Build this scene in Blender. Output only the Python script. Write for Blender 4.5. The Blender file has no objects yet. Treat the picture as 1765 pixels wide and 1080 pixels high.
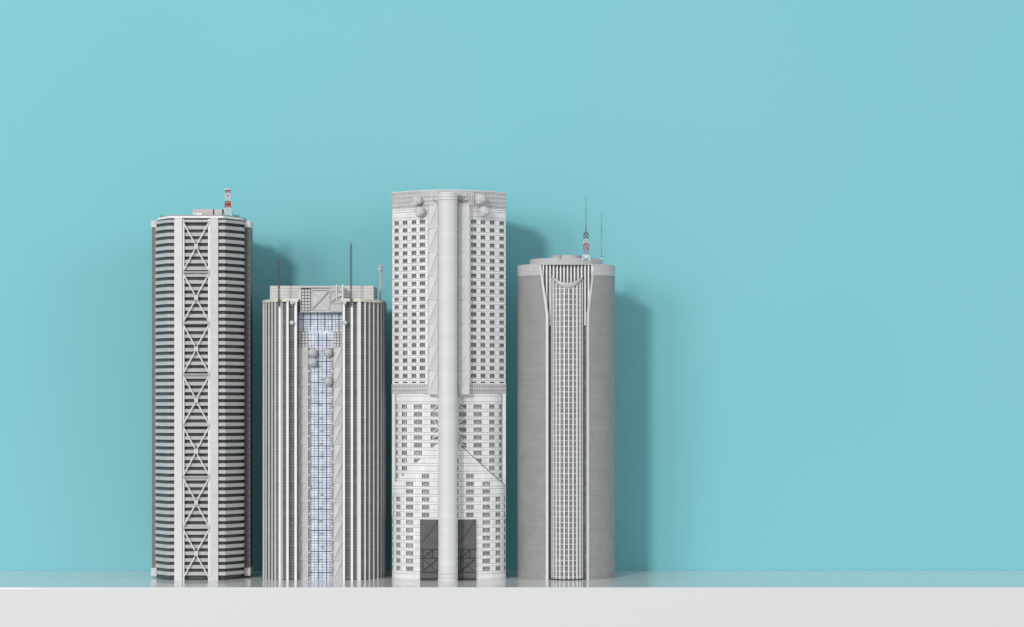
import bpy, bmesh, math, random
from mathutils import Vector, Matrix
random.seed(7)
S = 0.001            # one modelling unit is one millimetre
D = 4000.0           # camera distance to the plane of the tower fronts, mm
HZ = 300.0           # camera height above the shelf, mm
CX = 882.5
scene = bpy.context.scene
col = scene.collection

# ------------------------------------------------------------------ helpers
def ZP(py, Y=0.0):
    """height above the shelf of a photo row measured on a plane Y mm behind the fronts"""
    return HZ + (700.0 - py) * (D + Y) / D

class MB:
    def __init__(self):
        self.v = []; self.f = []; self.m = []; self.s = []
    def add(self, vs, fs, mi=0, smooth=False):
        o = len(self.v)
        self.v += [tuple(p) for p in vs]
        for f in fs:
            self.f.append([o + i for i in f]); self.m.append(mi); self.s.append(smooth)
    def box(self, x0, x1, y0, y1, z0, z1, mi=0):
        self.add([(x0,y0,z0),(x1,y0,z0),(x1,y1,z0),(x0,y1,z0),(x0,y0,z1),(x1,y0,z1),(x1,y1,z1),(x0,y1,z1)],
                 [(0,1,5,4),(1,2,6,5),(2,3,7,6),(3,0,4,7),(4,5,6,7),(3,2,1,0)], mi)
    def prism(self, poly, z0, z1, mi=0, smooth=False):
        n = len(poly)
        vs = [(x,y,z0) for x,y in poly] + [(x,y,z1) for x,y in poly]
        self.add(vs, [(i,(i+1)%n,(i+1)%n+n,i+n) for i in range(n)], mi, smooth)
        self.add(vs[:n], [tuple(reversed(range(n)))], mi)
        self.add(vs[n:], [tuple(range(n))], mi)
    def quad(self, a, b, c, d, mi=0):
        self.add([a,b,c,d], [(0,1,2,3)], mi)
    def tri(self, a, b, c, mi=0):
        self.add([a,b,c], [(0,1,2)], mi)
    def rod(self, p, q, r, r2=None, n=6, mi=0):
        p = Vector(p); q = Vector(q); d = (q - p)
        if d.length < 1e-6: return
        d.normalize()
        a = d.orthogonal().normalized(); b = d.cross(a)
        r2 = r if r2 is None else r2
        vs = []
        for k, (c, rr) in enumerate(((p, r), (q, r2))):
            for i in range(n):
                t = 2*math.pi*(i+.5)/n
                vs.append(c + a*math.cos(t)*rr + b*math.sin(t)*rr)
        self.add(vs, [(i,(i+1)%n,(i+1)%n+n,i+n) for i in range(n)] + [tuple(reversed(range(n))), tuple(range(n,2*n))], mi, n > 6)
    def bar(self, p, q, w, t, mi=0):
        """flat bar in a plane facing the viewer: w wide, t deep"""
        p = Vector(p); q = Vector(q); d = (q-p).normalized()
        a = d.cross(Vector((0,1,0))).normalized()*w/2; b = Vector((0,t/2,0))
        vs = [p-a-b, p+a-b, p+a+b, p-a+b, q-a-b, q+a-b, q+a+b, q-a+b]
        self.add(vs, [(0,1,5,4),(1,2,6,5),(2,3,7,6),(3,0,4,7),(4,5,6,7),(3,2,1,0)], mi)
    def lathe(self, cx, cy, prof, n=72, mi=0, a0=0.0, a1=2*math.pi):
        full = abs(a1-a0-2*math.pi) < 1e-6
        m = n if full else n+1
        vs = []
        for (r, z) in prof:
            for i in range(m):
                t = a0 + (a1-a0)*i/n
                vs.append((cx + r*math.cos(t), cy + r*math.sin(t), z))
        fs = []
        for k in range(len(prof)-1):
            for i in range(n):
                j = (i+1) % m
                fs.append((k*m+i, k*m+j, (k+1)*m+j, (k+1)*m+i))
        self.add(vs, fs, mi, True)
    def ellipsoid(self, c, rx, ry, rz, n=20, m=12, mi=0, bump=0.0, rot=None, cut=1.0):
        vs = []; fs = []
        for j in range(m+1):
            ph = math.pi*j/m*cut
            for i in range(n):
                t = 2*math.pi*i/n
                k = 1 + bump*math.sin(3*t+1.3*j)*math.sin(ph)
                p = Vector((rx*math.sin(ph)*math.cos(t)*k, ry*math.sin(ph)*math.sin(t)*k, rz*math.cos(ph)))
                if rot: p = rot @ p
                vs.append(Vector(c)+p)
        for j in range(m):
            for i in range(n):
                fs.append((j*n+i, j*n+(i+1)%n, (j+1)*n+(i+1)%n, (j+1)*n+i))
        self.add(vs, fs, mi, True)
    def build(self, name, mats, parent=None, label=None, bevel=0.0, autosmooth=False):
        me = bpy.data.meshes.new(name)
        me.from_pydata([(x*S, y*S, z*S) for x,y,z in self.v], [], self.f)
        if not isinstance(mats, (list, tuple)): mats = [mats]
        for mt in mats: me.materials.append(mt)
        for p, mi, sm in zip(me.polygons, self.m, self.s):
            p.material_index = mi; p.use_smooth = sm
        me.validate(); me.update()
        if autosmooth:
            bm = bmesh.new(); bm.from_mesh(me)
            bmesh.ops.remove_doubles(bm, verts=bm.verts, dist=1e-6)
            bmesh.ops.recalc_face_normals(bm, faces=bm.faces)
            for e in bm.edges:
                if len(e.link_faces) == 2 and e.calc_face_angle(0) > 0.6: e.smooth = False
            bm.to_mesh(me); bm.free()
        o = bpy.data.objects.new(name, me); col.objects.link(o)
        if parent: o.parent = parent
        if label: o['label'] = label
        if bevel > 0:
            b = o.modifiers.new('bevel', 'BEVEL'); b.width = bevel*S; b.segments = 3; b.limit_method = 'ANGLE'
        return o

def thing(name, label, cat, x, y, z=0, group=None):
    o = bpy.data.objects.new(name, None); col.objects.link(o)
    o.location = (x*S, y*S, z*S); o.empty_display_size = .05
    o['label'] = label; o['category'] = cat
    if group: o['group'] = group
    return o

# ------------------------------------------------------------------ materials
def new_mat(name):
    m = bpy.data.materials.new(name); m.use_nodes = True
    nt = m.node_tree; nt.nodes.clear()
    out = nt.nodes.new('ShaderNodeOutputMaterial'); b = nt.nodes.new('ShaderNodeBsdfPrincipled')
    nt.links.new(b.outputs[0], out.inputs[0])
    return m, nt, b
def mth(nt, op, a, b=None, c=None):
    n = nt.nodes.new('ShaderNodeMath'); n.operation = op
    for i, v in enumerate((a, b, c)):
        if v is None: continue
        if hasattr(v, 'links'): nt.links.new(v, n.inputs[i])
        else: n.inputs[i].default_value = v
    return n.outputs[0]
def mixc(nt, f, a, b, mode='MIX'):
    n = nt.nodes.new('ShaderNodeMix'); n.data_type = 'RGBA'; n.blend_type = mode
    for s, v in ((n.inputs[0], f), (n.inputs[6], a), (n.inputs[7], b)):
        if hasattr(v, 'links'): nt.links.new(v, s)
        elif isinstance(v, (int, float)): s.default_value = v
        else: s.default_value = (*v, 1) if len(v) == 3 else v
    return n.outputs[2]
def coords(nt):
    tc = nt.nodes.new('ShaderNodeTexCoord'); sp = nt.nodes.new('ShaderNodeSeparateXYZ')
    nt.links.new(tc.outputs['Object'], sp.inputs[0]); return tc, sp
def noise(nt, tc, scale, detail=3, vec_scale=None):
    n = nt.nodes.new('ShaderNodeTexNoise'); n.inputs['Scale'].default_value = scale; n.inputs['Detail'].default_value = detail
    if vec_scale:
        mp = nt.nodes.new('ShaderNodeMapping'); mp.inputs['Scale'].default_value = vec_scale
        nt.links.new(tc.outputs['Object'], mp.inputs[0]); nt.links.new(mp.outputs[0], n.inputs['Vector'])
    else: nt.links.new(tc.outputs['Object'], n.inputs['Vector'])
    return n.outputs['Fac']
def rng(nt, v, a, b, c, d):
    n = nt.nodes.new('ShaderNodeMapRange'); nt.links.new(v, n.inputs[0])
    for i, q in enumerate((a,b,c,d)): n.inputs[i+1].default_value = q
    return n.outputs[0]
def plain(name, base, rough=.55, var=.06, scale=60, spec=.4, metal=0, aniso=None):
    m, nt, b = new_mat(name); tc, sp = coords(nt)
    f = noise(nt, tc, scale, 4, aniso); f2 = noise(nt, tc, scale*12, 2)
    k = mth(nt, 'ADD', rng(nt, f, .3, .7, 1-var, 1+var), rng(nt, f2, .3, .7, -var*.6, var*.6))
    hs = nt.nodes.new('ShaderNodeHueSaturation'); hs.inputs['Color'].default_value = (*base, 1)
    nt.links.new(k, hs.inputs['Value']); nt.links.new(hs.outputs[0], b.inputs['Base Color'])
    b.inputs['Roughness'].default_value = rough; b.inputs['Specular IOR Level'].default_value = spec; b.inputs['Metallic'].default_value = metal
    return m
def lines(nt, s, pitch, width, off=0.0):
    """1 on thin lines repeated every pitch mm"""
    v = mth(nt, 'ADD', mth(nt, 'DIVIDE', s, pitch*S), off/pitch + 1000.0)
    return mth(nt, 'LESS_THAN', mth(nt, 'FRACT', v), width/pitch)
def tiled(name, base, line, px, wx, pz, wz, rough=.5, var=.05, offx=0, offz=0, strength=1.0, tile_var=.05, spec=.4, offz2=None, vert=1.0):
    """cladding of small panels with joints"""
    m, nt, b = new_mat(name); tc, sp = coords(nt)
    lx = lines(nt, sp.outputs[0], px, wx, offx) if px else 0.0
    lz = lines(nt, sp.outputs[2], pz, wz, offz)
    if offz2 is not None: lz = mth(nt, 'MAXIMUM', lz, lines(nt, sp.outputs[2], pz, wz, offz2))
    if px and vert < 1: lx = mth(nt, 'MULTIPLY', lx, vert)
    l = mth(nt, 'MAXIMUM', lx, lz) if px else lz
    cx_ = mth(nt, 'FLOOR', mth(nt, 'ADD', mth(nt, 'DIVIDE', sp.outputs[0], (px or 1e6)*S), 1000.0+offx/(px or 1e6)))
    cz_ = mth(nt, 'FLOOR', mth(nt, 'ADD', mth(nt, 'DIVIDE', sp.outputs[2], pz*S), 1000.0+offz/pz))
    cmb = nt.nodes.new('ShaderNodeCombineXYZ'); nt.links.new(cx_, cmb.inputs[0]); nt.links.new(cz_, cmb.inputs[1])
    wn = nt.nodes.new('ShaderNodeTexWhiteNoise'); nt.links.new(cmb.outputs[0], wn.inputs[0])
    f = noise(nt, tc, 50, 4)
    k = mth(nt, 'ADD', rng(nt, f, .3, .7, 1-var, 1+var), rng(nt, wn.outputs[0], 0, 1, -tile_var, tile_var))
    hs = nt.nodes.new('ShaderNodeHueSaturation'); hs.inputs['Color'].default_value = (*base, 1)
    nt.links.new(k, hs.inputs['Value'])
    c = mixc(nt, mth(nt, 'MULTIPLY', l, strength), hs.outputs[0], line)
    nt.links.new(c, b.inputs['Base Color'])
    bp = nt.nodes.new('ShaderNodeBump'); bp.invert = True; bp.inputs['Strength'].default_value = .25; bp.inputs['Distance'].default_value = .0004
    nt.links.new(l, bp.inputs['Height']); nt.links.new(bp.outputs[0], b.inputs['Normal'])
    b.inputs['Roughness'].default_value = rough; b.inputs['Specular IOR Level'].default_value = spec
    return m

M = {}
M['white'] = plain('white_painted_resin', (.86,.86,.86), .5, .035)
M['soft_white'] = plain('soft_white_resin', (.70,.70,.695), .55, .05)
M['light_grey'] = plain('light_grey_resin', (.56,.56,.56), .55, .06)
M['mid_grey'] = plain('mid_grey_resin', (.30,.295,.29), .5, .06)
M['pier'] = plain('pier_grey', (.195,.19,.188), .55, .06)
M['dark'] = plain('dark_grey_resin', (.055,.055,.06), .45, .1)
M['door'] = plain('door_grey', (.125,.125,.125), .5, .1, 40)
M['door_line'] = plain('door_trim_grey', (.05,.05,.052), .5, .1, 40)
M['black'] = plain('joint_black', (.015,.015,.016), .6, .1)
M['red'] = plain('mast_red', (.55,.03,.03), .45, .05)
M['cream'] = plain('cream_cornice', (.74,.74,.62), .5, .05)
M['pinkish'] = plain('warm_grey_box', (.55,.50,.50), .6, .06)
M['band'] = plain('band_white', (.50,.50,.50), .5, .06, 45)
M['pilaster'] = tiled('pilaster_cladding', (.70,.70,.70), (.66,.66,.66), None, 0, 5.86, .3, tile_var=.015)
M['radome'] = plain('radome_white', (.60,.605,.605), .38, .06, 120)
M['mast'] = plain('mast_grey', (.13,.14,.14), .5, .1)
M['mast_pale'] = plain('mast_pale', (.33,.35,.38), .5, .1)
M['t2_panel'] = plain('folded_panel_white', (.66,.66,.655), .55, .05)
M['t2_box'] = tiled('roof_house_cladding', (.66,.645,.64), (.40,.39,.39), 3.1, .5, 5.2, .8, tile_var=.03)
M['t3_wall'] = tiled('white_tile_wall', (.84,.84,.84), (.30,.30,.30), 5.1, .42, 13.31, .7, offz=-(619+4.4), offz2=-(619-4.9), tile_var=.05, vert=.35)
M['t3_wall_low'] = tiled('white_tile_wall_lower', (.84,.84,.84), (.30,.30,.30), 5.1, .42, 13.35, .7, offz=-(299.5+4.4), offz2=-(299.5-4.9), tile_var=.05, vert=.35)
M['t3_top'] = tiled('grey_tile_band', (.60,.585,.585), (.28,.27,.27), 4.1, .5, 7.6, 1.0, tile_var=.05)
M['t3_col'] = tiled('column_tiles', (.69,.69,.69), (.59,.59,.59), None, 0, 13.3, .4, tile_var=.02, var=.03)
M['t3_cap'] = tiled('column_cap_tiles', (.76,.76,.76), (.50,.49,.50), 3.2, .4, 4.6, .8, tile_var=.03)
M['t4_body'] = tiled('ribbed_grey_cladding', (.305,.305,.30), (.255,.255,.253), None, 0, 3.8, .6, rough=.5, var=.08, tile_var=.035)
M['t4_band'] = tiled('speckled_grey_band', (.55,.55,.545), (.42,.42,.42), 2.6, .5, 3.4, .5, tile_var=.07)
M['t4_trim'] = plain('tower_trim_white', (.74,.74,.735), .5, .05)

def glass_dark(name, base, tints, pz, rough=.28, px=11.0, spec=.4):
    m, nt, b = new_mat(name); tc, sp = coords(nt)
    cx_ = mth(nt, 'FLOOR', mth(nt, 'ADD', mth(nt, 'DIVIDE', sp.outputs[0], px*S), 1000.0))
    cz_ = mth(nt, 'FLOOR', mth(nt, 'ADD', mth(nt, 'DIVIDE', sp.outputs[2], pz*S), 1000.0))
    cmb = nt.nodes.new('ShaderNodeCombineXYZ'); nt.links.new(cx_, cmb.inputs[0]); nt.links.new(cz_, cmb.inputs[1])
    wn = nt.nodes.new('ShaderNodeTexWhiteNoise'); nt.links.new(cmb.outputs[0], wn.inputs[0])
    rp = nt.nodes.new('ShaderNodeValToRGB'); nt.links.new(wn.outputs[0], rp.inputs[0])
    el = rp.color_ramp.elements; el[0].color = (*base,1); el[0].position = 0
    el[1].color = (*tints[-1],1); el[1].position = 1
    for i, t in enumerate(tints[:-1]):
        e = el.new((i+1)/len(tints)); e.color = (*t,1)
    f = noise(nt, tc, 90, 3)
    c = mixc(nt, 1.0, rp.outputs[0], mixc(nt, rng(nt, f, .3,.7,0,1), (.8,.8,.8), (1.15,1.15,1.15)), 'MULTIPLY')
    nt.links.new(c, b.inputs['Base Color'])
    b.inputs['Roughness'].default_value = rough; b.inputs['Specular IOR Level'].default_value = spec
    return m
M['t1_glass'] = glass_dark('dark_window_strip', (.06,.063,.066), [(.075,.075,.075),(.062,.076,.072),(.09,.09,.09),(.06,.07,.095)], 11.72, px=17)
M['t2_glass'] = glass_dark('grey_curtain_glass', (.12,.12,.12), [(.15,.15,.15),(.10,.10,.10),(.18,.18,.18)], 4.6, .5, px=6.3, spec=.2)
M['t2_bar_shade'] = plain('bar_and_shade_grey', (.29,.29,.29), .6, .1)
M['t4_glass'] = glass_dark('fin_bay_glass', (.21,.215,.215), [(.25,.25,.25),(.18,.18,.18),(.31,.31,.31)], 4.7, px=3.5)
M['blue_glass'] = glass_dark('pale_blue_glass', (.74,.79,.86), [(.76,.78,.88),(.77,.84,.89),(.66,.72,.84),(.88,.91,.93),(.80,.85,.90)], 8.6, .2, px=6.9)
M['blue_line'] = plain('navy_mullion', (.06,.08,.16), .5, .1)
M['blue_thin'] = plain('slate_blue_mullion', (.22,.28,.42), .5, .1)
M['pane'] = glass_dark('window_pane_grey', (.44,.44,.44), [(.52,.52,.52),(.36,.36,.37),(.60,.60,.60)], 13.3, .35, px=14.3)
M['pane_dark'] = glass_dark('window_pane_dark', (.25,.25,.25), [(.30,.30,.30),(.20,.20,.20),(.36,.36,.36)], 13.31, .35, px=15.3)
M['pane_line'] = plain('window_frame_grey', (.16,.16,.16), .5, .1)

# ------------------------------------------------------------------ setting
def wall_material():
    m, nt, b = new_mat('teal_painted_wall'); tc, sp = coords(nt)
    f = noise(nt, tc, 1.1, 2); g = noise(nt, tc, 420, 3)
    c = mixc(nt, rng(nt, f, .3, .7, 0, 1), (.222,.578,.638), (.246,.59,.648))
    nt.links.new(c, b.inputs['Base Color'])
    bp = nt.nodes.new('ShaderNodeBump'); bp.inputs['Strength'].default_value = .08; bp.inputs['Distance'].default_value = .0006
    nt.links.new(g, bp.inputs['Height']); nt.links.new(bp.outputs[0], b.inputs['Normal'])
    b.inputs['Roughness'].default_value = .75; b.inputs['Specular IOR Level'].default_value = .25
    return m
def shelf_material():
    m, nt, b = new_mat('white_gloss_lacquer'); tc, sp = coords(nt)
    g = noise(nt, tc, 14, 3)
    b.inputs['Base Color'].default_value = (.76,.76,.76,1)
    nt.links.new(rng(nt, g, .3, .7, .10, .16), b.inputs['Roughness'])
    b.inputs['Specular IOR Level'].default_value = .5
    return m
w = MB(); w.box(-3200, 3200, 240, 300, -900, 2600)
wo = w.build('wall', wall_material()); wo['kind'] = 'structure'; wo['label'] = 'smooth teal blue painted wall behind the model towers'
s = MB(); s.box(-3200, 3200, -154, 239.5, -150, 0)
so = s.build('shelf', shelf_material(), bevel=2.2); so['kind'] = 'structure'; so['label'] = 'glossy white shelf board the four towers stand on'

# ------------------------------------------------------------------ shared builders
def lattice(mb, cx, cy, z0, z1, w0, w1, n, r, mats=(0,), brace=True):
    """square lattice mast tapering from w0 to w1; material index cycles per panel"""
    for k in range(n):
        a = k/n; b = (k+1)/n
        wa = (w0+(w1-w0)*a)/2; wb = (w0+(w1-w0)*b)/2
        za = z0+(z1-z0)*a; zb = z0+(z1-z0)*b
        mi = mats[k % len(mats)]
        ca = [(cx-wa,cy-wa,za),(cx+wa,cy-wa,za),(cx+wa,cy+wa,za),(cx-wa,cy+wa,za)]
        cb = [(cx-wb,cy-wb,zb),(cx+wb,cy-wb,zb),(cx+wb,cy+wb,zb),(cx-wb,cy+wb,zb)]
        for i in range(4):
            j = (i+1) % 4
            mb.rod(ca[i], cb[i], r, n=4, mi=mi); mb.rod(cb[i], cb[j], r*.8, n=4, mi=mi)
            if brace:
                mb.rod(ca[i], cb[j], r*.7, n=4, mi=mi); mb.rod(ca[j], cb[i], r*.7, n=4, mi=mi)

def folded_panel(mb, xa, xb, y, z0, z1, n, depth=1.6):
    """column of square cells, each folded along its rising diagonal, with a thin ledge between"""
    h = (z1-z0)/n
    for k in range(n):
        a = z0+k*h+1.0; b = z0+(k+1)*h-1.0
        BL=(xa+.8,y,a); BR=(xb-.8,y+depth,a); TR=(xb-.8,y,b); TL=(xa+.8,y+depth,b)
        mb.tri(BL,TR,TL); mb.tri(BL,BR,TR)
        mb.bar((xa+1.5,y-.2,a+.5),(xb-1.5,y-.2,b-.5), 1.0, 1.0)
        mb.box(xa, xb, y-.6, y+depth+2, b, b+2.0)
        mb.box(xa, xa+.8, y-.3, y+depth+2, a, b); mb.box(xb-.8, xb, y-.3, y+depth+2, a, b)
    mb.box(xa, xb, y-.6, y+depth+2, z0-1, z0+1)
    mb.box(xa, xb, y+depth+1.0, y+depth+3, z0, z1)

def holed_sheet(mb, yf, xa, xb, z0, z1, holes, depth=3.2, step=4.0, top=None, mi=0, back=None):
    """front sheet at y = yf(x) with real openings (x0,x1,z0,z1) that have reveals"""
    xs = set([xa, xb]); zs = set([z0, z1])
    for h in holes: xs |= {h[0], h[1]}; zs |= {h[2], h[3]}
    k = xa
    while k < xb: xs.add(round(k,3)); k += step
    xs = sorted(xs); zs = sorted(zs)
    xx = [xs[0]]
    for x in xs[1:]:
        if x-xx[-1] > .05: xx.append(x)
    xs = xx
    def tz(x, z): return min(z, top(x)) if top else z
    for i in range(len(xs)-1):
        a, b = xs[i], xs[i+1]; xm = (a+b)/2
        for j in range(len(zs)-1):
            c, d = zs[j], zs[j+1]; zm = (c+d)/2
            if any(h[0]-.03 < xm < h[1]+.03 and h[2] < zm < h[3] for h in holes): continue
            za, zb = tz(a,c), tz(b,c); zc, zd = tz(b,d), tz(a,d)
            if zd-za < 1e-4 and zc-zb < 1e-4: continue
            if zd-za < 1e-4: mb.tri((a,yf(a),za),(b,yf(b),zb),(b,yf(b),zc),mi)
            elif zc-zb < 1e-4: mb.tri((a,yf(a),za),(b,yf(b),zb),(a,yf(a),zd),mi)
            else: mb.quad((a,yf(a),za),(b,yf(b),zb),(b,yf(b),zc),(a,yf(a),zd),mi)
        if top:
            mb.quad((a,yf(a),top(a)),(b,yf(b),top(b)),(b,yf(b)+(back or 10),top(b)),(a,yf(a)+(back or 10),top(a)),mi)
    for (a,b,c,d) in holes:
        A=yf(a); B=yf(b)
        mb.quad((a,A,c),(a,A,d),(a,A+depth,d),(a,A+depth,c),mi)
        mb.quad((b,B,c),(b,B,d),(b,B+depth,d),(b,B+depth,c),mi)
        mb.quad((a,A,c),(b,B,c),(b,B+depth,c),(a,A+depth,c),mi)
        mb.quad((a,A,d),(b,B,d),(b,B+depth,d),(a,A+depth,d),mi)

# ================================================================== TOWER 1
X1 = -545.0
t1 = thing('tower_model', 'leftmost model tower with white floor bands, cross-braced centre bay, red and white mast', 'model skyscraper', X1, 0, 0, 'model skyscrapers on the shelf')
OCT = [(-77,66),(-77,46),(-50,8),(50,8),(77,46),(77,66)]
def octo(ins):
    return [(-77+ins,66),(-77+ins,46+ins*.6),(-50+ins*.5,8+ins),(50-ins*.5,8+ins),(77-ins,46+ins*.6),(77-ins,66)]
b = MB(); b.prism([(-72,65),(-72,49),(-47.5,13.5),(47.5,13.5),(72,49),(72,65)], 1, ZP(378), 0)
b.prism([(-78,66),(78,66),(78,109),(46,168),(-46,168),(-78,109)],0.5,ZP(379)); b.build('window_strips', M['t1_glass'], t1)
P1 = 11.72
for i in range(53):
    pc = 385.5 + P1*i           # dark strip centre; light band sits above it
    zb = ZP(pc-2.9); zt = ZP(pc-P1+2.8) if i else ZP(377.6)
    m = MB(); m.prism(OCT, zb, zt); m.build('floor_band', M['band'], t1)
for sg in (-1, 1):
    m = MB()
    yo = 7.2
    poly = [(sg*24,1.5),(sg*37.5, 1.5+(4.2 if sg > 0 else 1.2)),(sg*37.5,15),(sg*24,15)]
    if sg < 0: poly = poly[::-1]
    m.prism(poly, 0, ZP(376)); m.box(min(sg*24,sg*37.5), max(sg*24,sg*37.5), 6.2, 12, ZP(376)+.1, ZP(375))
    m.build('pilaster', M['pilaster'], t1)
    m = MB(); m.box(min(sg*20.6,sg*23.6), max(sg*20.6,sg*23.6), 4.6, 9, 0, ZP(377)); m.build('bay_post', M['white'], t1)
    # side pier with end blocks
    m = MB(); x0, x1 = sorted((sg*78.3, sg*86)); m.box(x0, x1, 67, 108, 5, ZP(392,67))
    pr = m.build('side_pier', M['pier'], t1)
    for za, zb in ((ZP(992,67), ZP(978,67)), (ZP(392,67), ZP(380.3,67))):
        m = MB(); x0, x1 = sorted((sg*76.5, sg*87.0)); m.box(x0, x1, 62, 109, za, zb)
        m.build('pier_block', M['soft_white'], pr, bevel=.6)
nodes = [380+88.3*k for k in range(8)]
for k in range(7):
    a, c = ZP(nodes[k])-2.0, ZP(nodes[k+1])+2.0; mid = (a+c)/2
    m = MB(); y = 3.2
    for sx in (-1,1):
        m.bar((sx*22.4,y,a),(sx*2.0,y,mid+5), 2.0, 1.8); m.bar((sx*22.4,y,c),(sx*2.0,y,mid-5), 2.0, 1.8)
        m.bar((sx*2.1,y,mid+6),(sx*2.1,y,mid-6), 1.7, 1.8)
    m.box(-1.5,1.5,y+.1,y+.6,mid-4,mid+4)
    m.bar((-23.4,y,a+1.6),(23.4,y,a+1.6),1.5,2.0)
    if k < 6: m.bar((-23.4,y,c-1.6),(23.4,y,c-1.6),1.5,2.0)
    m.build('cross_brace', M['soft_white'], t1)
# roof
m = MB(); m.prism([(-76,60),(-71,43),(-47,5),(47,5),(71,43),(76,60),(76,108),(44,166),(-44,166),(-76,108)], ZP(375), ZP(371.3)); m.build('roof_slab', M['white'], t1)
m = MB(); m.prism([(-70,60),(-68,46),(-45,9),(45,9),(68,46),(70,60),(70,140),(-70,140)], ZP(371.3)+.05, ZP(369.4)); m.build('parapet', M['mid_grey'], t1)
m = MB(); m.box(-9,26,28,70,ZP(369)-1,ZP(360,28)); m.build('plant_room', M['pinkish'], t1, label='pinkish grey rooftop box')
m = MB(); m.box(26.1,28,32,60,ZP(369)-1,ZP(360.5,30),1); m.box(28.2,41.4,30,66,ZP(369)-1,ZP(360.3,30),0); m.box(41.5,43,32,60,ZP(369)-1,ZP(360.5,30),1)
m.build('roof_tank', [M['light_grey'],M['dark']], t1)
m = MB(); m.box(-6,9,14,22,ZP(369.4),ZP(365.6)); m.ellipsoid((-5,13,ZP(367.4)),2.4,2.4,2.4); m.build('air_unit', M['white'], t1)
m = MB(); lattice(m, 52, 26, ZP(369.4), ZP(356), 13, 9.5, 2, .38, (0,0)); lattice(m, 52, 26, ZP(356), ZP(344), 9.5, 7.8, 2, .45, (1,1))
lattice(m, 52, 26, ZP(344), ZP(323.6), 7.8, 7.2, 3, .42, (0,0,1))
m.box(46.5,57.5,21,31,ZP(324.4),ZP(323.4),0); m.box(49.5,55,24.6,27.6,ZP(336),ZP(333),1); m.box(51.5,55.6,24.6,27.6,ZP(326.4),ZP(323.4),1)
m.box(50,55.5,24.6,27.6,ZP(352.5),ZP(347),1)
m.build('antenna_mast', [M['white'],M['red']], t1, label='red and white lattice antenna mast')
for (px_, py_, r) in ((-66,368.6,1.6),(-46,368.8,2.2),(-43,369,1.5),(-36,369,1.2),(66,368,1.0),(70,368,1.0)):
    m = MB(); m.rod((px_,44,ZP(370.5)),(px_,44,ZP(py_-1.5)),r*.6,n=6); m.ellipsoid((px_,44,ZP(py_)),r,r,r*.8,10,6); m.build('roof_lamp', M['mast'], t1)
m = MB()
m.rod((58,34,ZP(366)),(74,58,ZP(372)),.7); m.rod((74,58,ZP(370)),(83,66,ZP(378)),.9); m.rod((79,60,ZP(370)),(79,60,ZP(379)),.6)
m.build('roof_strut', M['mast'], t1)

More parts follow.
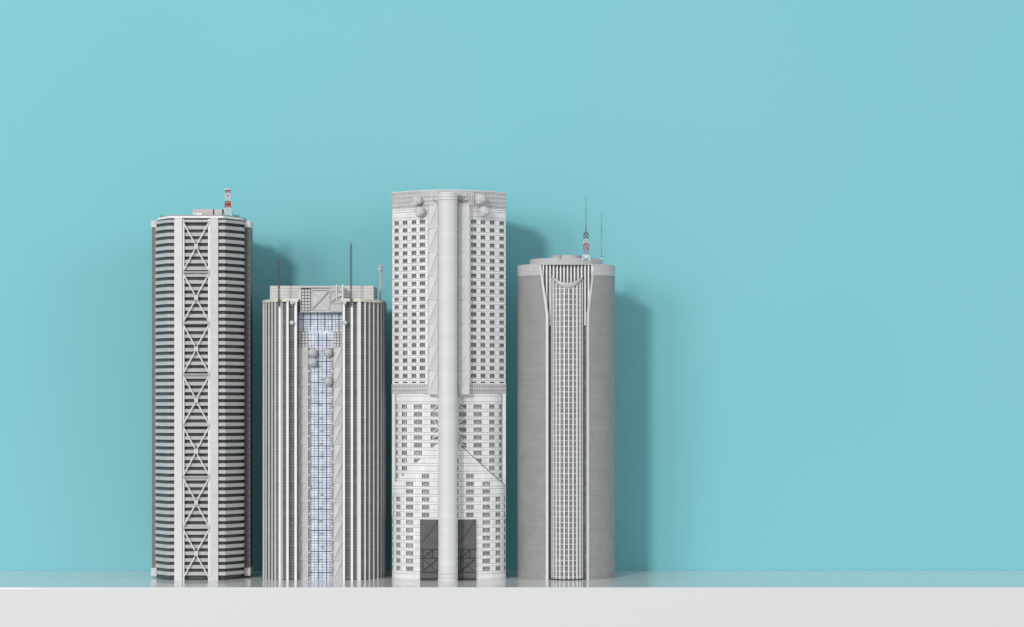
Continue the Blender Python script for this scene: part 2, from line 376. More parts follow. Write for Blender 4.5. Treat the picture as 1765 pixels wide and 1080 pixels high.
# ================================================================== TOWER 2
X2 = -331.5
t2 = thing('tower_model', 'squat model tower with vertical white fins and a pale blue glass strip between two wings', 'model skyscraper', X2, 0, 0, 'model skyscrapers on the shelf')
FX = [41.5,55.5,69,78,84.7,91.4,98,103,105.8]; FY = [0,0,0,10.7,23,35.3,47.6,60.7,74.4]
TOP2 = ZP(519.5)
for sg in (-1,1):
    pts = [(FX[i]*sg, FY[i]) for i in range(9)]
    ins = 6.5
    inner = []
    for i,(x,y) in enumerate(pts):
        p = Vector(pts[max(0,i-1)]); q = Vector(pts[min(8,i+1)]); t = (q-p).normalized()
        nrm = Vector((t.y,-t.x))*(1 if sg>0 else -1)
        q = ins if i < 3 else 1.0
        inner.append((x-nrm.x*q, y-nrm.y*q, nrm, t))
    poly = [(sg*38,6.6)]+[(a[0],a[1]) for a in inner]+[(inner[-1][0],150),(sg*38,150)]
    if sg < 0: poly = poly[::-1]
    m = MB(); m.prism(poly, 0, TOP2); m.build('wing_glass', M['t2_glass'], t2)
    m = MB()   # fine horizontal and vertical mullions in the bays
    for i in range(8):
        a, c = inner[i], inner[i+1]
        n = Vector((a[2].x+c[2].x, a[2].y+c[2].y)).normalized()
        for r in range(104):
            z = 4+r*4.6
            if z > TOP2-2: break
            th = .55 if r % 6 else 1.3
            m.add([(a[0]+n.x*.5,a[1]+n.y*.5,z),(c[0]+n.x*.5,c[1]+n.y*.5,z),(c[0]+n.x*.5,c[1]+n.y*.5,z+th),(a[0]+n.x*.5,a[1]+n.y*.5,z+th)],[(0,1,2,3)],0)
        for q in (.36,.64):
            x = a[0]+(c[0]-a[0])*q; y = a[1]+(c[1]-a[1])*q
            tt = Vector((c[0]-a[0],c[1]-a[1])).normalized()*.35
            m.add([(x-tt.x+n.x*.9,y-tt.y+n.y*.9,1),(x+tt.x+n.x*.9,y+tt.y+n.y*.9,1),(x+tt.x+n.x*.9,y+tt.y+n.y*.9,TOP2-1),(x-tt.x+n.x*.9,y-tt.y+n.y*.9,TOP2-1)],[(0,1,2,3)],0)
    m.build('wing_mullions', M['t2_bar_shade'], t2)
    for i in range(9):
        x,y = pts[i]; nrm, t = inner[i][2], inner[i][3]
        wd = 2.05 if i in (0,2) else (1.9 if i < 3 else 1.35)
        dpt = 7.5 if i < 3 else 1.4
        p = [(x-t.x*wd-nrm.x*dpt, y-t.y*wd-nrm.y*dpt),(x+t.x*wd-nrm.x*dpt, y+t.y*wd-nrm.y*dpt),(x+t.x*wd+nrm.x*.3, y+t.y*wd+nrm.y*.3),(x-t.x*wd+nrm.x*.3, y-t.y*wd+nrm.y*.3)]
        m = MB(); m.prism(p, 0, TOP2-.4); m.build('fin', M['white'], t2)
    m = MB()
    outer = [(sg*37.5,-1.5)]+[(x+inner[i][2].x*1.2, y+inner[i][2].y*1.2) for i,(x,y) in enumerate(pts)]+[(sg*107,148),(sg*37.5,148)]
    if sg < 0: outer = outer[::-1]
    m.prism(outer, TOP2, TOP2+5.2); m.build('cornice', M['cream'], t2)
    for (xx, py_, rr) in ((43.5+ (3.5 if sg<0 else 0),521.5,3.6),(43.8+(3.5 if sg<0 else 0),556,4.0)):
        m = MB(); m.ellipsoid((sg*xx,-4.6,ZP(py_)),rr,rr,rr,18,12); m.rod((sg*xx,-4,ZP(py_)),(sg*xx,1,ZP(py_)),1.2)
        m.build('ball_dish', M['radome'], t2)
    if sg < 0: m = MB(); m.ellipsoid((-53,-3,ZP(518)),2.5,2.5,2.5); m.build('ball_dish', M['radome'], t2)
# central recess
m = MB(); m.box(-40,40,33,149,0,ZP(493,33)-8); m.build('core', M['soft_white'], t2)
yb = 22
for sg in (-1,1):
    xa, xb = (-38.2,-21.6) if sg<0 else (21.8,38.4)
    m = MB(); folded_panel(m, xa, xb, yb-3, 0.5, ZP(598,yb), 12, 1.7)
    m.build('folded_panel', M['t2_panel'], t2)
    m = MB()   # square tile block on top of the folded panels
    z0, z1 = ZP(597,yb), ZP(572,yb)
    m.box(xa, xb+(0), yb, yb+5, z0, z1+1)
    for r in range(5):
        for c in range(3):
            cw = (xb-xa)/3; ch = (z1-z0)/5
            m.box(xa+c*cw+.7, xa+(c+1)*cw-.7, yb-2.4, yb, z0+r*ch+.7, z0+(r+1)*ch-.6, 1)
    m.build('tile_block', [M['mid_grey'],M['t2_panel']], t2)
g = MB(); g.box(-21.4,21.6,yb+.5,yb+8,0,ZP(571,yb)); g.box(-38.6,38.6,yb+2,yb+8,ZP(571,yb)+.02,ZP(537.6,yb)); glass = g.build('glass_strip', M['blue_glass'], t2)
m = MB()
for px_ in (546.7,561): m.box(px_-551-.55,px_-551+.55,yb-.6,yb+.6,0,ZP(573,yb),0)
for px_ in (540.2,553.8,566.8,534.4): m.box(px_-551-.2,px_-551+.2,yb-.2,yb+.6,0,ZP(573,yb),1)
k = 0; py_ = 577.0
while py_ < 998:
    th, mi = (.6,0) if k % 8 == 2 else ((.45,0) if k % 4 == 2 else (.28,1))
    m.box(-21.3,21.5,yb-.5 if mi==0 else yb-.2,yb+.6,ZP(py_,yb)-th,ZP(py_,yb)+th,mi); k += 1; py_ += 4.55
for px_ in (521.4,533,545.4,557.7,570,582.4): m.box(px_-551-.5,px_-551+.5,yb+.8,yb+2.1,ZP(571,yb)+.1,ZP(538,yb),0)
for px_ in (527.2,539.2,551.6,563.9,576.2): m.box(px_-551-.2,px_-551+.2,yb+1.3,yb+2.1,ZP(571,yb)+.1,ZP(538,yb),1)
for py_ in (541.5,545.5,550,554.5,558.5,562.5,566.5): m.box(-38.4,38.4,yb+1.2,yb+2.1,ZP(py_,yb)-(.6 if py_==550 else .25),ZP(py_,yb)+(.6 if py_==550 else .25),0 if py_==550 else 1)
m.build('glazing_bars', [M['blue_line'],M['blue_thin']], glass)
m = MB()
for sg in (-1,1):
    xa = -21.6 if sg<0 else 18.9
    m.box(xa, xa+2.7 if sg>0 else xa+3.4, yb-.3, yb+.4, 0, ZP(600,yb), 1)
    z = 1.0; k = 0; ww = 3.4 if sg<0 else 2.7
    while z < ZP(602,yb):
        m.bar((xa,yb-1.2,z),(xa+ww,yb-1.2,z+2.8),.8,.8,0); m.bar((xa+ww,yb-1.2,z+2.8),(xa,yb-1.2,z+5.6),.8,.8,0)
        if k % 4 == 0: m.box(xa,xa+ww,yb-1.8,yb-.3,z,z+2.4,0)
        z += 5.6; k += 1
m.build('edge_lattice', [M['soft_white'],M['dark']], t2)
# random little braces behind the glass bars
m = MB(); rs = random.Random(3)
py_ = 633.0
while py_ < 990:
    x = -21.0+rs.choice((17,18,20)); z = ZP(py_,yb)
    m.bar((x,yb-.7,z),(x+7,yb-.7,z+3.5),.5,.5); m.bar((x+7,yb-.7,z),(x,yb-.7,z+3.5),.5,.5)
    py_ += 22.2
m.build('glass_braces', M['blue_thin'], glass)
for (px_,py_) in ((537.6,607.2),(564,607.2),(537.2,624),(564.4,657)):
    m = MB(); c = (px_-551.0, 14, ZP(py_,14)); rot = Matrix.Rotation(math.radians(90),3,'X')
    prof = [(0.2,-5),(3,-4.6),(5.6,-3.2),(7.4,-1.2),(8.0,0.6),(7.6,1.2),(0.1,1.6)]
    vs=[]; n=28
    for r,d in prof:
        for i in range(n):
            t=2*math.pi*i/n; vs.append((c[0]+r*math.cos(t), c[1]+d, c[2]+r*math.sin(t)))
    m.add(vs, [(k*n+i,k*n+(i+1)%n,(k+1)*n+(i+1)%n,(k+1)*n+i) for k in range(len(prof)-1) for i in range(n)],0,True)
    for i in range(8):   # ribs and rings on the face
        t=2*math.pi*i/8
        m.rod((c[0]+1.2*math.cos(t),c[1]-5.2,c[2]+1.2*math.sin(t)),(c[0]+7.6*math.cos(t),c[1]-1.3,c[2]+7.6*math.sin(t)),.28,n=4,mi=1)
    for rr,dd in ((4.2,-4.3),(6.6,-2.6)):
        for i in range(20):
            t=2*math.pi*i/20; u=2*math.pi*(i+1)/20
            m.rod((c[0]+rr*math.cos(t),c[1]+dd,c[2]+rr*math.sin(t)),(c[0]+rr*math.cos(u),c[1]+dd,c[2]+rr*math.sin(u)),.28,n=4,mi=1)
    m.rod((c[0],c[1]+1,c[2]),(c[0],yb,c[2]-2),1.3); m.rod((c[0]+3,c[1]+1,c[2]-5),(c[0]+6,yb,c[2]-9),.7)
    m.build('satellite_dish', [M['radome'],M['mid_grey']], t2)
# roof house and front screen
m = MB(); m.box(-89.5,90.5,38,149,TOP2-6,ZP(492,38)); m.build('roof_house', M['t2_box'], t2)
m = MB(); ys=12; z0,z1=ZP(537.8,ys),ZP(493.6,ys)
m.box(-34.6,40.0,ys,yb+10,z0,z1,0)
m.box(-34.6,40.0,ys-1.5,ys,z1-2.0,z1-.4,0); m.box(-34.6,40.0,ys-1.2,ys,z0,z0+1.6,0); m.box(-34.6,18,ys-.6,ys,z1-3.2,z1-2.0,1); m.box(-32.6,-16.4,ys-.4,ys,z0+1.8,z1-3.4,1)
scr = m.build('roof_screen', [M['light_grey'],M['dark']], t2)
m = MB()
for r in range(7):
    for c in range(3):
        x=-31.6+c*5.0; z=ZP(535,ys)+r*5.35
        m.box(x,x+4.0,ys-1.8,ys,z,z+4.2)
m.build('screen_tiles', M['light_grey'], scr)
m = MB()
def xpanel(m, xa, xb, pa, pb, y, w=1.3, mi=0, mj=0):
    a, c = ZP(pa,y), ZP(pb,y)
    m.bar((xa,y,a),(xb,y,a),w,1.6,mi); m.bar((xa,y,c),(xb,y,c),w,1.6,mi); m.bar((xa,y,a),(xa,y,c),w,1.6,mi); m.bar((xb,y,a),(xb,y,c),w,1.6,mi)
    m.bar((xa+.6,y-.8,c+.6),(xb-.6,y-.8,a-.6),w*1.1,1.8,mi); m.bar((xa+1.6,y-.2,c+.2),(xb+.2,y-.2,a-1.8),w*1.0,1.0,2); m.bar((xa,y+.3,a-w),(xb,y+.3,a-w),w*.6,1.0,2); m.bar((xa+.6,y,a-.6),(xb-.6,y,c+.6),w*.7,1.2,mj)  # the darker offset bars imitate shade cast by the frame bars
xpanel(m,-15.6,15.8,499,533.5,ys-1.0,1.4)
xpanel(m,18.0,38.0,500.5,522.5,ys-1.0,1.1)
m.box(18,38,ys-2.5,ys,ZP(536.5,ys),ZP(525,ys))
m.build('cross_frame', [M['light_grey'],M['light_grey'],M['t2_bar_shade']], scr)
m = MB(); m.rod((28.2,8,ZP(516)),(28.2,8,ZP(489)),.8); m.rod((39.2,8,ZP(538)),(39.2,8,ZP(488.6)),1.1); m.rod((30,7,ZP(511)),(38,7,ZP(505)),.8); m.rod((31,7,ZP(506)),(38,7,ZP(509)),.8)
m.build('roof_posts', M['white'], t2)
def thin_mast(px_, ptop, arms):
    m = MB(); x = px_-551.0
    z0, z1 = ZP(526,-4), ZP(ptop,-4); w=3.2
    n = int((z1-z0)/4.2)
    lattice(m, x, -5, z0, z1, w, w*.9, n, .3)
    m.box(x-1.2,x+1.2,-6.2,-1.4,ZP(528),ZP(517)); m.rod((x-3,-4,ZP(521)),(x+3,-4,ZP(521)),.6)
    m.box(x-1.4,x+1.4,-6.4,-3.6,ZP(496),ZP(494),1)
    for k in range(arms):
        z = z1-3-k*5.2; m.rod((x-6+k*.4,-5,z),(x+4.5-k*.3,-5,z),.3)
    m.rod((x-.5,-5,z1),(x-.5,-5,z1+6),.4)
    return m.build('lattice_antenna', [M['mast'],M['red']], t2)
thin_mast(481.2, 449, 8); thin_mast(605.3, 421, 0)
m = MB(); xx = 100.5; yy=70; z=lambda p: ZP(p,yy)
m.rod((xx,yy,z(519)),(xx,yy,z(468)),1.7,1.4,n=12)
m.lathe(xx,yy,[(1.6,z(469)),(3.6,z(466)),(4.6,z(463.4)),(2.2,z(462)),(2.0,z(460.5)),(4.2,z(459)),(4.4,z(458)),(1.6,z(456.4)),(.5,z(455.6)),(.3,z(451))],16)
m.rod((xx+3,yy,z(497)),(xx+3,yy,z(474)),.6); m.rod((xx+1,yy,z(478)),(xx+4.2,yy,z(478)),.9)
m.build('roof_pole', M['light_grey'], t2)
m = MB(); m.box(103.2,108,92,140,0,ZP(522,92),0)
m.build('side_wall', M['light_grey'], t2)

# ================================================================== TOWER 3
X3 = -110.0
t3 = thing('tower_model', 'tallest model tower, white tiled walls with small windows and a thick round central column', 'model skyscraper', X3, 0, 0, 'model skyscrapers on the shelf')
def yu(x):
    a = abs(x); return 0.0 if a < 17 else 50*((a-17)/82)**1.4
def yl(x, h=99.6, d=52, off=0): return off + d*(1-math.sqrt(max(0,1-(x/h)**2)))
def yin(x): return 5.5+ 48*(1-math.sqrt(max(0,1-(x/93.5)**2)))
wins = []   # (x0,x1,z0,z1,yf)
CXP = 772.5
# upper facade columns; offsets corrected for their depth
upc = []
for px_, w_ in ((683.7,7.4),(698.3,7.8),(713.6,7.8),(728.2,9.2),(816.4,9.2),(832.4,7.9),(848.3,7.9),(864.6,7.4)):
    X = px_-CX; off = X-X3
    for _ in range(4): off = X*(1+yu(off)/D)-X3
    upc.append((off-w_/2, off+w_/2))
uh = []
for r in range(21):
    zc = ZP(381+13.31*r)
    for (a,c) in upc: uh.append((a,c,zc-3.3,zc+3.3))
dash = [(a,c,ZP(659.4),ZP(657.4)) for a,c in upc]
Z_UB = ZP(661); Z_UT = ZP(356)
m = MB(); holed_sheet(m, yu, -99, 99, Z_UB, Z_UT, uh+dash, 3.6)
m.build('upper_facade', M['t3_wall'], t3)
wins += [(h[0],h[1],h[2],h[3],yu) for h in uh]
for (a,c,z0_,z1_) in dash: m = MB(); m.quad((a,yu(a)+3.4,z0_),(c,yu(c)+3.4,z0_),(c,yu(c)+3.4,z1_),(a,yu(a)+3.4,z1_)); m.build('vent_slot', M['black'], t3)
def ring_prism(mb, yf, xa, xb, out, z0, z1, back=150, step=4, mi=0):
    n = int((xb-xa)/step); pts = [(xa+(xb-xa)*i/n, yf(xa+(xb-xa)*i/n)-out) for i in range(n+1)]
    e = yf(xb); bk = [(x, back+20-max(0,abs(x)-30)*.92) for x in [xb-(xb-xa)*i/12 for i in range(13)]]; mb.prism(pts+bk, z0, z1, mi)
m = MB(); ring_prism(m, yu, -99.4, 99.4, 1.2, Z_UT, ZP(328)); m.build('crown_band', M['t3_top'], t3)
m = MB(); ring_prism(m, yu, -99.7, 99.7, 2.0, ZP(328)+.02, ZP(328)+1.6); m.build('roof_edge', M['soft_white'], t3)
m = MB(); ring_prism(m, yu, -100, 100, .8, ZP(678), Z_UB); m.build('belt_band', M['t3_top'], t3)
# body core behind the sheets
m = MB(); ring_prism(m, lambda x: max(yu(x)+6, 6), -98, 98, 0, ZP(678)+.5, Z_UT-.5); m.build('body', M['mid_grey'], t3)
# inset lower facade
ih = []
lowc_in = [(684.4,3.6,0,9),(697,8.6,0,9),(720.5,13.6,0,7),(748.5,12.6,0,5),(797.5,12.6,0,5),(823.3,13.6,0,7),(847.7,8.6,0,9),(862.0,4.0,0,9)]
def offp(px_, yf):
    X = px_-CX; off = X-X3
    for _ in range(5): off = X*(1+yf(off)/D)-X3
    return off
for px_, w_, r0, r1 in lowc_in:
    o_ = offp(px_, yin)
    for r in range(r0, r1+1):
        zc = ZP(700.5+13.35*r); ih.append((o_-w_/2, o_+w_/2, zc-3.4, zc+3.4))
m = MB(); holed_sheet(m, yin, -92.6, 92.6, 100, ZP(678)+.3, ih, 3.2, 3.0); m.build('inset_facade', M['t3_wall_low'], t3)
wins += [(h[0],h[1],h[2],h[3],yin) for h in ih]
m = MB(); ring_prism(m, lambda x: yin(x*.95)+6, -88, 88, 0, 90, ZP(678)+.2); m.build('inset_core', M['mid_grey'], t3)
for sg in (-1,1):
    m = MB(); x0,x1 = sorted((sg*93.2,sg*99.2)); m.box(x0,x1,44,150,110,ZP(678)); m.build('edge_pier', M['soft_white'], t3)
# base volume with gabled top
def gable(x): return ZP(765) - (max(0,abs(x)-19.5))*(73/79.5)
bh = []
for px_, w_, r0, r1 in ((677.6,1.8,12,21),(686.7,7.2,12,21),(706,12.2,10,21),(733.5,12.4,9,14),(755.8,1.6,8,14),(789.2,1.6,7,14),(810,12.4,9,14),(838,12.2,10,21),(858,7.4,12,21),(869.6,2.2,12,21)):
    o_ = offp(px_, yl)
    for r in range(r0, r1+1):
        zc = ZP(700.5+13.35*r)
        if r == 10 and w_ == 12.2: pass
        bh.append((o_-w_/2, o_+w_/2, zc-3.4, zc+3.4))
dz = ZP(895)
doorholes = [(-48.4,-17,0.5,dz),(16.6,47.6,0.5,dz)]
m = MB(); holed_sheet(m, yl, -99.2, 99.2, 0.5, ZP(765), bh+doorholes, 3.2, 3.0, top=gable, back=9)
m.build('base_facade', M['t3_wall_low'], t3)
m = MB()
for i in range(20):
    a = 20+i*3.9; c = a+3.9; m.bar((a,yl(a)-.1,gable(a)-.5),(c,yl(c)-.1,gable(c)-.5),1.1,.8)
m.build('gable_shade_line', M['dark'], t3)  # dark strip painted in as the shadow line of the right slope
wins += [(h[0],h[1],h[2],h[3],yl) for h in bh]
m = MB(); ring_prism(m, lambda x: yl(x*.985)+7, -96.5, 96.5, 0, 0.5, ZP(838)-6); m.build('base_core', M['mid_grey'], t3)
for xa, xb in ((-99.5,-48.6),(47.8,99.5)):
    m = MB(); k = 18; pts = [(xa+(xb-xa)*i/k, yl(xa+(xb-xa)*i/k)-1.0) for i in range(k+1)]
    m.prism(pts+[(xb,yl(xb)+8),(xa,yl(xa)+8)], 0, 2.6); m.build('plinth', M['soft_white'], t3)
# windows
def window_mesh(m, wdw, multi=False):
    a,c,z0_,z1_,yf = wdw
    ya, yc = yf(a)+3.0, yf(c)+3.0
    m.quad((a-.2,ya,z0_-.2),(c+.2,yc,z0_-.2),(c+.2,yc,z1_+.2),(a-.2,ya,z1_+.2),3 if yf is yu and multi else 0)
    zc = (z0_+z1_)/2; e = .25
    m.quad((a,ya-.3,zc-e),(c,yc-.3,zc-e),(c,yc-.3,zc+e),(a,ya-.3,zc+e),1)
    for q in ((.5,) if c-a < 10 else (.33,.67)):
        if c-a < 4: continue
        x=a+(c-a)*q; y=ya+(yc-ya)*q-.3; dx=.22
        m.quad((x-dx,y,z0_),(x+dx,y,z0_),(x+dx,y,z1_),(x-dx,y,z1_),1)
    m.quad((a,ya-.35,z0_),(c,yc-.35,z0_),(c,yc-.35,z0_+.5),(a,ya-.35,z0_+.5),2)  # black gasket strips that also stand in for shade in the reveal
    m.quad((a,ya-.35,z1_-.9),(c,yc-.35,z1_-.9),(c,yc-.35,z1_),(a,ya-.35,z1_),2)
    g = 1.0 if c-a > 4 else .3; sl = (yc-ya)/(c-a)
    m.quad((a,ya-.36,z0_),(a+g,ya-.36+sl*g,z0_),(a+g,ya-.36+sl*g,z1_),(a,ya-.36,z1_),2)
    m.quad((c-g,yc-.36-sl*g,z0_),(c,yc-.36,z0_),(c,yc-.36,z1_),(c-g,yc-.36-sl*g,z1_),2)
wins.sort(key=lambda q: -(q[1]-q[0])*(q[3]-q[2]) + (.001*abs(q[0])))
for wdw in wins[:100]:
    m = MB(); window_mesh(m, wdw); m.build('window', [M['pane_dark' if wdw[4] is yu else 'pane'],M['pane_line'],M['black']], t3)
m = MB()
for wdw in wins[100:]: window_mesh(m, wdw, True)
o = m.build('small_windows', [M['pane'],M['pane_line'],M['black'],M['pane_dark']], t3); o['kind'] = 'stuff'
# doors
for (xa,xb) in ((-48.4,-17),(16.6,47.6)):
    m = MB(); y=2.2
    m.box(xa,xb,y,y+10,0.6,dz,0); zz=lambda p: ZP(p)
    dd = m.build('tall_door', M['door'], t3, label='tall dark grey doorway panel')
    m = MB()
    m.bar((xa+4,y-.2,zz(935)),(xb-1.5,y-.2,zz(898)),1.0,.8); m.bar((xa+4,y-.1,zz(900)),(xa+14,y-.1,zz(912)),.7,.6)
    m.box(xa,xb,y-1.0,y,zz(947.3),zz(945.8)); m.box(xa,xb,y-1.0,y,zz(962.8),zz(961.4)); m.box(xa,xb,y-1.0,y,zz(986.8),zz(985.4))
    m.box(xa,xb,y-1.0,y,0.7,zz(996)); m.box(xa,xa+1,y-1,y,1,dz); m.box(xb-1,xb,y-1,y,1,dz)
    w3 = xb-xa
    m.bar((xa+w3*.2,y-.5,zz(960.5)),(xa+w3*.62,y-.5,zz(949)),1.7,1.0); m.bar((xa+w3*.25,y-.3,zz(950)),(xa+w3*.6,y-.3,zz(960)),.7,.8)
    m.box(xa+w3*.65,xa+w3*.70,y-.8,y,zz(961),zz(947)); m.box(xa+w3*.13,xa+w3*.17,y-.8,y,zz(985.6),zz(947))
    m.bar((xa+w3*.16,y-.5,zz(984)),(xb-2,y-.5,zz(964)),1.7,1.0); m.bar((xa+w3*.22,y-.3,zz(965)),(xb-2.5,y-.3,zz(984.5)),.9,.8)
    m.build('door_trim', M['door_line'], dd)
# folded panel columns beside the round column
for (pa,pb) in ((737.4,754.8),(790.4,809)):
    m = MB(); folded_panel(m, pa-CXP, pb-CXP, -6, ZP(678), ZP(352), 8, 1.7)
    m.box(pa-CXP, pb-CXP, -1, 5, ZP(678), ZP(352))
    m.tri((pa-CXP+6,-5,ZP(679)),(pb-CXP,-5,ZP(679)),(pb-CXP if pa<770 else pa-CXP,-1,ZP(684)))
    m.build('folded_panel', M['soft_white'], t3)
# round column
R = 16.4; cy = -21.5
m = MB()
m.lathe(0,cy,[(R+.7,0),(R+.7,4.5),(R-.2,5.0),(R-.2,6.0),(R+.5,6.5),(R+.5,10.5),(R-.1,11),(R-.1,12),(R+.4,12.6),(R+.4,16.5),(R,17.2),(R,ZP(343.5,-38))],96,0)
m.box(-13,13,-18,2,0,ZP(343.5,-38))
cl = m.build('round_column', M['t3_col'], t3, autosmooth=False)
m = MB(); zt = ZP(330,-38)
m.lathe(0,cy,[(R,ZP(343.5,-38)),(R+.5,ZP(343.2,-38)),(R+.5,ZP(340,-38)),(R-.1,ZP(339.6,-38)),(R-.1,ZP(339,-38)),(R+.4,ZP(338.6,-38)),(R+.4,ZP(335,-38)),(R-.1,ZP(334.6,-38)),(R-.1,ZP(334,-38)),(R+.2,ZP(333.4,-38)),(R+.1,zt-1.5),(R-1.5,zt),(0.1,zt+.6)],96,0)
m.box(-13,13,-18,-.5,ZP(343.5,-38),zt-.5)
m.build('column_cap', M['t3_cap'], cl)
# vertical ribbing of the crown near the column
for sg,(a,c) in ((-1,(17,46)),(1,(17.5,44))):
    m = MB(); x = a
    while x < c:
        xx_ = sg*x; m.box(xx_-.5,xx_+.5,yu(xx_)-2.0,yu(xx_)+1,ZP(351),ZP(331)); x += 2.9
    for py_ in (331,337,344,350.6):
        for j in range(6):
            u = sg*(a+(c-a)*j/6); v = sg*(a+(c-a)*(j+1)/6); m.bar((u,yu(u)-1.9,ZP(py_)),(v,yu(v)-1.9,ZP(py_)),.9,1.4)
    m.build('crown_ribbing', M['soft_white'], t3)
m = MB(); y=-7
for a,c,mi in (((18.5,336.5),(33,350),0),((18,350),(34,336),0),((18,344),(24,350),1),((20,336),(25,341),0)):
    m.rod((a[0],y,ZP(a[1])),(c[0],y,ZP(c[1])),.75,mi=mi)
m.rod((-18,y,ZP(351)),(-25,y,ZP(344)),.7,mi=0)
m.build('crown_struts', [M['mid_grey'],M['red']], t3)
m = MB(); y=-3
for (x0_,p0,x1_,p1) in ((19,694,28,686),(19,698,29,708),(-18,697,-27,708),(19,728,28,720),(-18,734,-26,722),(19,742,28,750),(-18,737,-26,745),(19,770,29,755),(-18,750,-27,754),(19,752,28,762),(19,765,29,768),(-18,764,-26,758)):
    m.rod((x0_,y,ZP(p0)),(x1_,y+9,ZP(p1)),.8)
m.build('stay_struts', M['white'], t3)
# radomes
for (px_,py_,r) in ((719,344.7,9.0),(724,363.5,9.2),(828,342,9.6),(834.5,363.5,9.8)):
    x = px_-CXP; y = yu(x)-10
    m = MB(); rot = Matrix.Rotation(math.radians(20),3,'Y')
    m.ellipsoid((x,y,ZP(py_,y)),r*1.08,r*.9,r*.88,24,14,bump=.06,rot=rot)
    m.rod((x,y,ZP(py_,y)-r*.3),(x-r*.25,y+11,ZP(py_,y)-r*.5),r*.5,r*.3,n=12)
    m.ellipsoid((x-r*.25,y-1,ZP(py_+r*.55,y)),r*.62,r*.6,r*.55,16,10)
    m.build('radome', M['radome'], t3)

# ================================================================== TOWER 4
X4 = 95.0
t4 = thing('tower_model', 'rightmost model tower, smooth grey oval body with flared finned centre strip', 'model skyscraper', X4, 0, 0, 'model skyscrapers on the shelf')
A4, B4, Y4 = 85.6, 60.0, 12.0
def y4(x, a=A4, b=B4, off=0): return Y4+off + b*(1-math.sqrt(max(0,1-(x/a)**2)))
def flare(py):   # half widths left/right of the opening at a photo row
    t = max(0,min(1,(540-py)/85.0)); return (-32.5-12.8*t, 34.5+11.5*t)
# side bodies: sheet pieces each side of the opening, real thickness
ZT4 = ZP(453.8); ZBAND = ZP(472.6)
def side_shell(m, sg, z0, z1, out=0.0, n=26, th=9):
    """curved shell from the flared opening edge to the side, then round the back"""
    rows = [z0]
    zk = ZP(540)
    if z0 < zk < z1: rows.append(zk)
    rows.append(z1)
    def edge(z):
        py = 700-(z-HZ); l, r = flare(py); return l if sg<0 else r
    grid = []
    for z in rows:
        e = edge(z); row = [(e, y4(e)-out+th)]
        for i in range(n+1):
            # space by angle for a smooth side
            t0 = math.asin(abs(e)/A4); t = t0+(math.pi/2-t0)*i/n
            x = math.sin(t)*(A4+out); y = Y4 + B4*(1-math.cos(t)) - out*math.cos(t)
            row.append((sg*x, y))
        for i in range(1,19):
            t = math.pi/2*i/18
            row.append((sg*(A4+out)*math.cos(t), Y4+B4+(B4+out)*math.sin(t)))
        grid.append([(x,y,z) for x,y in row])
    k = len(grid[0])
    m.add([p for r in grid for p in r], [(j*k+i,j*k+i+1,(j+1)*k+i+1,(j+1)*k+i) for j in range(len(grid)-1) for i in range(1,k-1)],0,True)
    m.add([p for r in grid for p in r], [(j*k,j*k+1,(j+1)*k+1,(j+1)*k) for j in range(len(grid)-1)],0,False)
    m.add(grid[-1]+[(0,Y4+B4,z1)], [(i,i+1,k) for i in range(k-1)],0,False)
    m.add(grid[0]+[(0,Y4+B4,z0)], [(i,i+1,k) for i in range(k-1)],0,False)
for sg in (-1,1):
    m = MB(); side_shell(m, sg, 0, ZBAND); m.build('side_shell', M['t4_body'], t4)
    m = MB(); side_shell(m, sg, ZBAND+.02, ZT4, .5); m.build('top_band', M['t4_band'], t4)
    # flared white trim
    m = MB()
    def tp(py, dx):
        l,r = flare(py); e = l if sg<0 else r; x = e+sg*dx; return x, y4(x)
    rows = [(1000,4.0),(540,4.0),(455.2,2.6)]
    for (p0,w0_),(p1,w1_) in zip(rows[:-1],rows[1:]):
        z0_,z1_ = ZP(p0),ZP(p1)
        a,ya = tp(p0,-.4); c,yc = tp(p0,w0_); d,yd = tp(p1,w1_); e,ye = tp(p1,-.4)
        F = [(a,ya-2.6,z0_),(c,yc-1.2,z0_),(d,yd-1.2,z1_),(e,ye-2.6,z1_)]
        Bk = [(p[0],p[1]+9,p[2]) for p in F]
        m.add(F+Bk,[(0,1,2,3),(4,5,6,7),(0,1,5,4),(1,2,6,5),(2,3,7,6),(3,0,4,7)],0)
    m.build('flared_trim', M['t4_trim'], t4)
# dark recess lining behind
m = MB(); m.box(-48,49,27,60,0,ZT4-.6,0); m.build('recess_wall', M['t4_glass'], t4)
# upper wall fins (behind the scoop)
x = -41.0
k = 0
while x < 46:
    m = MB(); m.box(x-1.15,x+1.15,22,27.2,ZP(560),ZT4-.4); m.build('upper_fin', M['white'], t4); x += 6.05; k += 1
m = MB()
for r in range(11): m.box(-44,47,25.8,27.1,ZP(548)+r*8.9,ZP(548)+r*8.9+.9)
m.build('upper_rails', M['mid_grey'], t4)
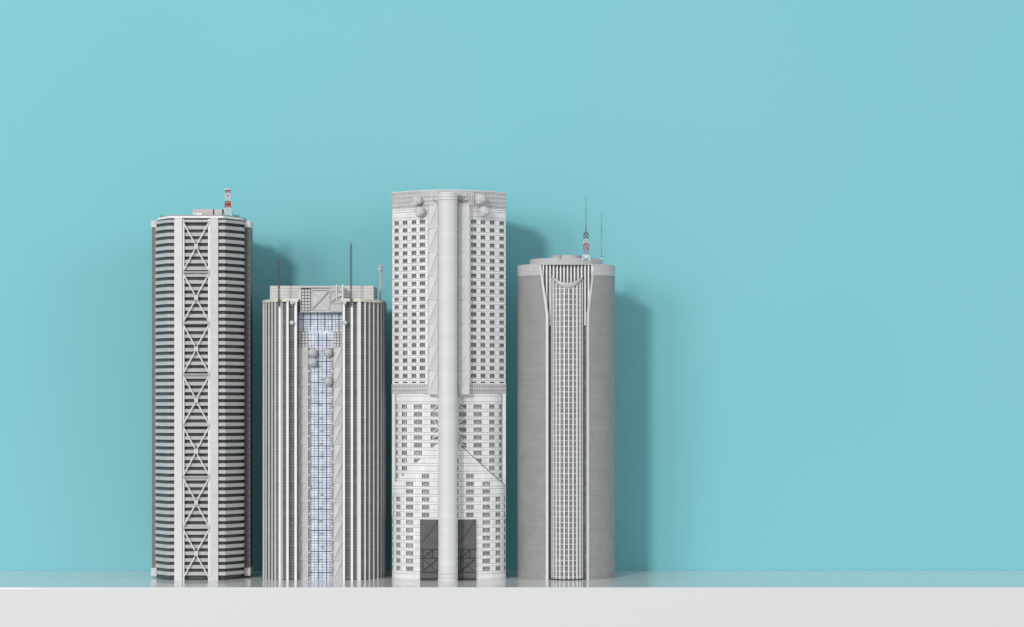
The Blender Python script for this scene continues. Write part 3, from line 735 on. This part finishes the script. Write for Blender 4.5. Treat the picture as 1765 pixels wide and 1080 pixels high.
# front glazed cylinder with fins
RC, yc4 = 27.6, 33.5
xc4 = 1.2
def scoop(x, lo):   # height of scoop curve at local x
    u = max(-1,min(1,(x-xc4)/28.4)); return ZP(471.6 + ((495.6 if lo else 487.4)-471.6)*(1-u*u)**.8)
n=60
m = MB(); vs=[]
for i in range(n+1):
    t = math.pi*i/n; x = xc4-RC*math.cos(t); y = yc4-RC*math.sin(t); vs += [(x,y,1.5),(x,y,scoop(x,True)-.5)]
m.add(vs,[(2*i,2*i+2,2*i+3,2*i+1) for i in range(n)],0,True); cyl = m.build('glazed_bay', M['t4_glass'], t4)
m = MB(); vs=[]
z = 5.0; k=0
while z < ZP(496):
    RR = RC+.45
    vs=[]; th=1.05
    for i in range(41):
        t = math.pi*(.02+.96*i/40); vs += [(xc4-RR*math.cos(t),yc4-RR*math.sin(t),z),(xc4-RR*math.cos(t),yc4-RR*math.sin(t),z+th)]
    m.add(vs,[(2*i,2*i+2,2*i+3,2*i+1) for i in range(40)],0,True); z += 9.4; k+=1
m.build('bay_rails', M['soft_white'], cyl)
for k in range(-5,5):
    th = math.radians(3.2+15.4*k)
    if abs(th) > math.radians(82): continue
    nx, ny = math.sin(th), -math.cos(th); tx, ty = math.cos(th), math.sin(th); w_=1.0 if abs(k) < 4 else .7
    bx, by = xc4+RC*nx, yc4+RC*ny
    p=[(bx-tx*w_-nx,by-ty*w_-ny),(bx+tx*w_-nx,by+ty*w_-ny),(bx+tx*w_+nx*2.0,by+ty*w_+ny*2.0),(bx-tx*w_+nx*2.0,by-ty*w_+ny*2.0)]
    m = MB(); m.prism(p,1.5,scoop(bx,True)-.4); m.build('bay_fin', M['white'], t4)
m = MB(); RR=RC+2.6; vs=[]
for i in range(n+1):
    t = math.pi*i/n; x = xc4-RR*math.cos(t); y = yc4-RR*math.sin(t)
    zl, zu = scoop(x,True), scoop(x,False)
    vs += [(x,y,zl),(x,y-.2,zu-.6),(x,y-.9,zu),(x,y+6,zu+1.0),(x,y+4,zl)]
m.add(vs,[(5*i+a,5*i+5+a,5*i+5+(a+1)%5,5*i+(a+1)%5) for i in range(n) for a in range(5)],0,True)
m.build('scoop_collar', M['soft_white'], t4)
m = MB(); m.lathe(xc4,yc4,[(RC+2.4,0),(RC+2.4,1.4)],64); m.box(-44,47,yc4-6,60,0,1.0); m.build('bay_plinth', M['black'], t4)
# roof tiers
def ell(a,b,n=72,cy_=Y4+B4): return [(a*math.cos(2*math.pi*i/n), cy_+b*math.sin(2*math.pi*i/n)) for i in range(n)]
m = MB(); m.prism(ell(A4-.8,B4-.8), ZT4-1.0, ZT4+.6); m.build('roof_deck', M['t4_band'], t4)
m = MB(); m.prism([(p[0]+.2,p[1]) for p in ell(64.5,54)], ZT4+.62, ZP(444.2,20), smooth=False); m.build('roof_tier', M['t4_band'], t4)
m = MB(); m.prism([(p[0]+.2,p[1]) for p in ell(27,30,cy_=50)], ZP(444.2,20)+.02, ZP(439,20)); m.build('roof_drum', M['t4_band'], t4)
m = MB(); m.box(-12.2,-11.2,17,19,ZP(446),ZP(436)); m.rod((-16,22,ZP(440)),(-16,22,ZP(437.5)),.5); m.build('roof_rod', M['mid_grey'], t4)
m = MB(); mx, my = 33.4, 26
lattice(m, mx,my,ZP(449,20),ZP(439,20),14,9,1,.6,(0,)); lattice(m, mx,my,ZP(439,20),ZP(430,20),9,8,1,.5,(3,)); lattice(m,mx,my,ZP(430,20),ZP(419,20),8,7.6,1,.62,(1,)); lattice(m,mx,my,ZP(419,20),ZP(412,20),7.6,7.2,1,.5,(0,)); lattice(m,mx,my,ZP(412,20),ZP(401,20),7.2,6.8,1,.7,(2,))
m.box(mx-4.4,mx+4.4,my-3,my+3,ZP(401.6,20),ZP(400.4,20),2); m.box(mx-5,mx+5,my-3,my+3,ZP(415,20),ZP(414,20),2); m.box(mx-6.5,mx+6.5,my-4,my+4,ZP(441.5,20),ZP(440.3,20),0)
m.rod((mx-.3,my,ZP(401,20)),(mx-.3,my,ZP(368,20)),1.3,1.1,n=8,mi=3); m.rod((mx-.3,my,ZP(368,20)),(mx-.3,my,ZP(336,20)),.95,.7,n=8,mi=3)
for k in range(9): m.rod((mx-1.9,my,ZP(396-k*5,20)),(mx+1.4,my,ZP(396-k*5,20)),.4,mi=2)
m.ellipsoid((mx,my-4,ZP(443,20)),2.6,2.2,2,10,8,mi=0)
m.build('antenna_mast', [M['white'],M['red'],M['mast'],M['mast_pale']], t4, label='tall lattice antenna mast with red and white sections')
m = MB(); mx=60.5
m.rod((mx,my+6,ZP(448,26)),(mx,my+6,ZP(400,26)),1.1,1.0,n=8); m.rod((mx,my+6,ZP(400,26)),(mx,my+6,ZP(365,26)),.95,.8,n=8)
for k in range(8): m.rod((mx-1.6,my+6,ZP(398-k*4,26)),(mx+1.6,my+6,ZP(398-k*4,26)),.3)
m.ellipsoid((mx,my+4,ZP(445.8,26)),2.6,2.2,2.2,12,8,mi=1); m.build('whip_antenna', [M['mast_pale'],M['radome']], t4, label='thin plain pole antenna on the right of the roof')

# ------------------------------------------------------------------ light
wd = bpy.data.worlds.new('World'); scene.world = wd; wd.use_nodes = True
wd.node_tree.nodes['Background'].inputs[0].default_value = (.97,.98,1,1); wd.node_tree.nodes['Background'].inputs[1].default_value = .44
def area(name, loc, target, size, power, colr=(1,1,1), sy=None):
    l = bpy.data.lights.new(name,'AREA'); l.size = size; l.energy = power; l.color = colr
    if sy: l.shape='RECTANGLE'; l.size_y = sy
    o = bpy.data.objects.new(name,l); col.objects.link(o); o.location = loc
    o.rotation_euler = (Vector(target)-Vector(loc)).to_track_quat('-Z','Y').to_euler()
    return o
d = Vector((.4,1,-.4)).normalized(); tgt = Vector((0,.2,.35))
area('key_softbox', tgt-d*14.0, tgt, 1.35, 750, (1,.985,.97))
area('fill_softbox', (-7.5,-9.5,3.2), (.4,.2,.4), 3.4, 330, (1,.99,.98))
area('right_added_fill', (8.5,-6.5,3.0), (.5,.2,.4), 5.0, 175, (.90,.98,1))  # added lamp, lightens the shaded wall beside the rightmost tower

cam = bpy.data.cameras.new('Camera'); co = bpy.data.objects.new('Camera',cam); col.objects.link(co)
co.location = (0,-D*S,HZ*S); co.rotation_euler = (math.radians(90),0,0)
cam.sensor_width = 36; cam.lens = 36*D/1765.0; cam.shift_y = 160/1765.0; cam.clip_start=.05; cam.clip_end=60
scene.camera = co
scene.view_settings.view_transform='Standard'; scene.view_settings.look='None'; scene.view_settings.exposure=0; scene.view_settings.gamma=1
scene.render.resolution_x=1024; scene.render.resolution_y=627
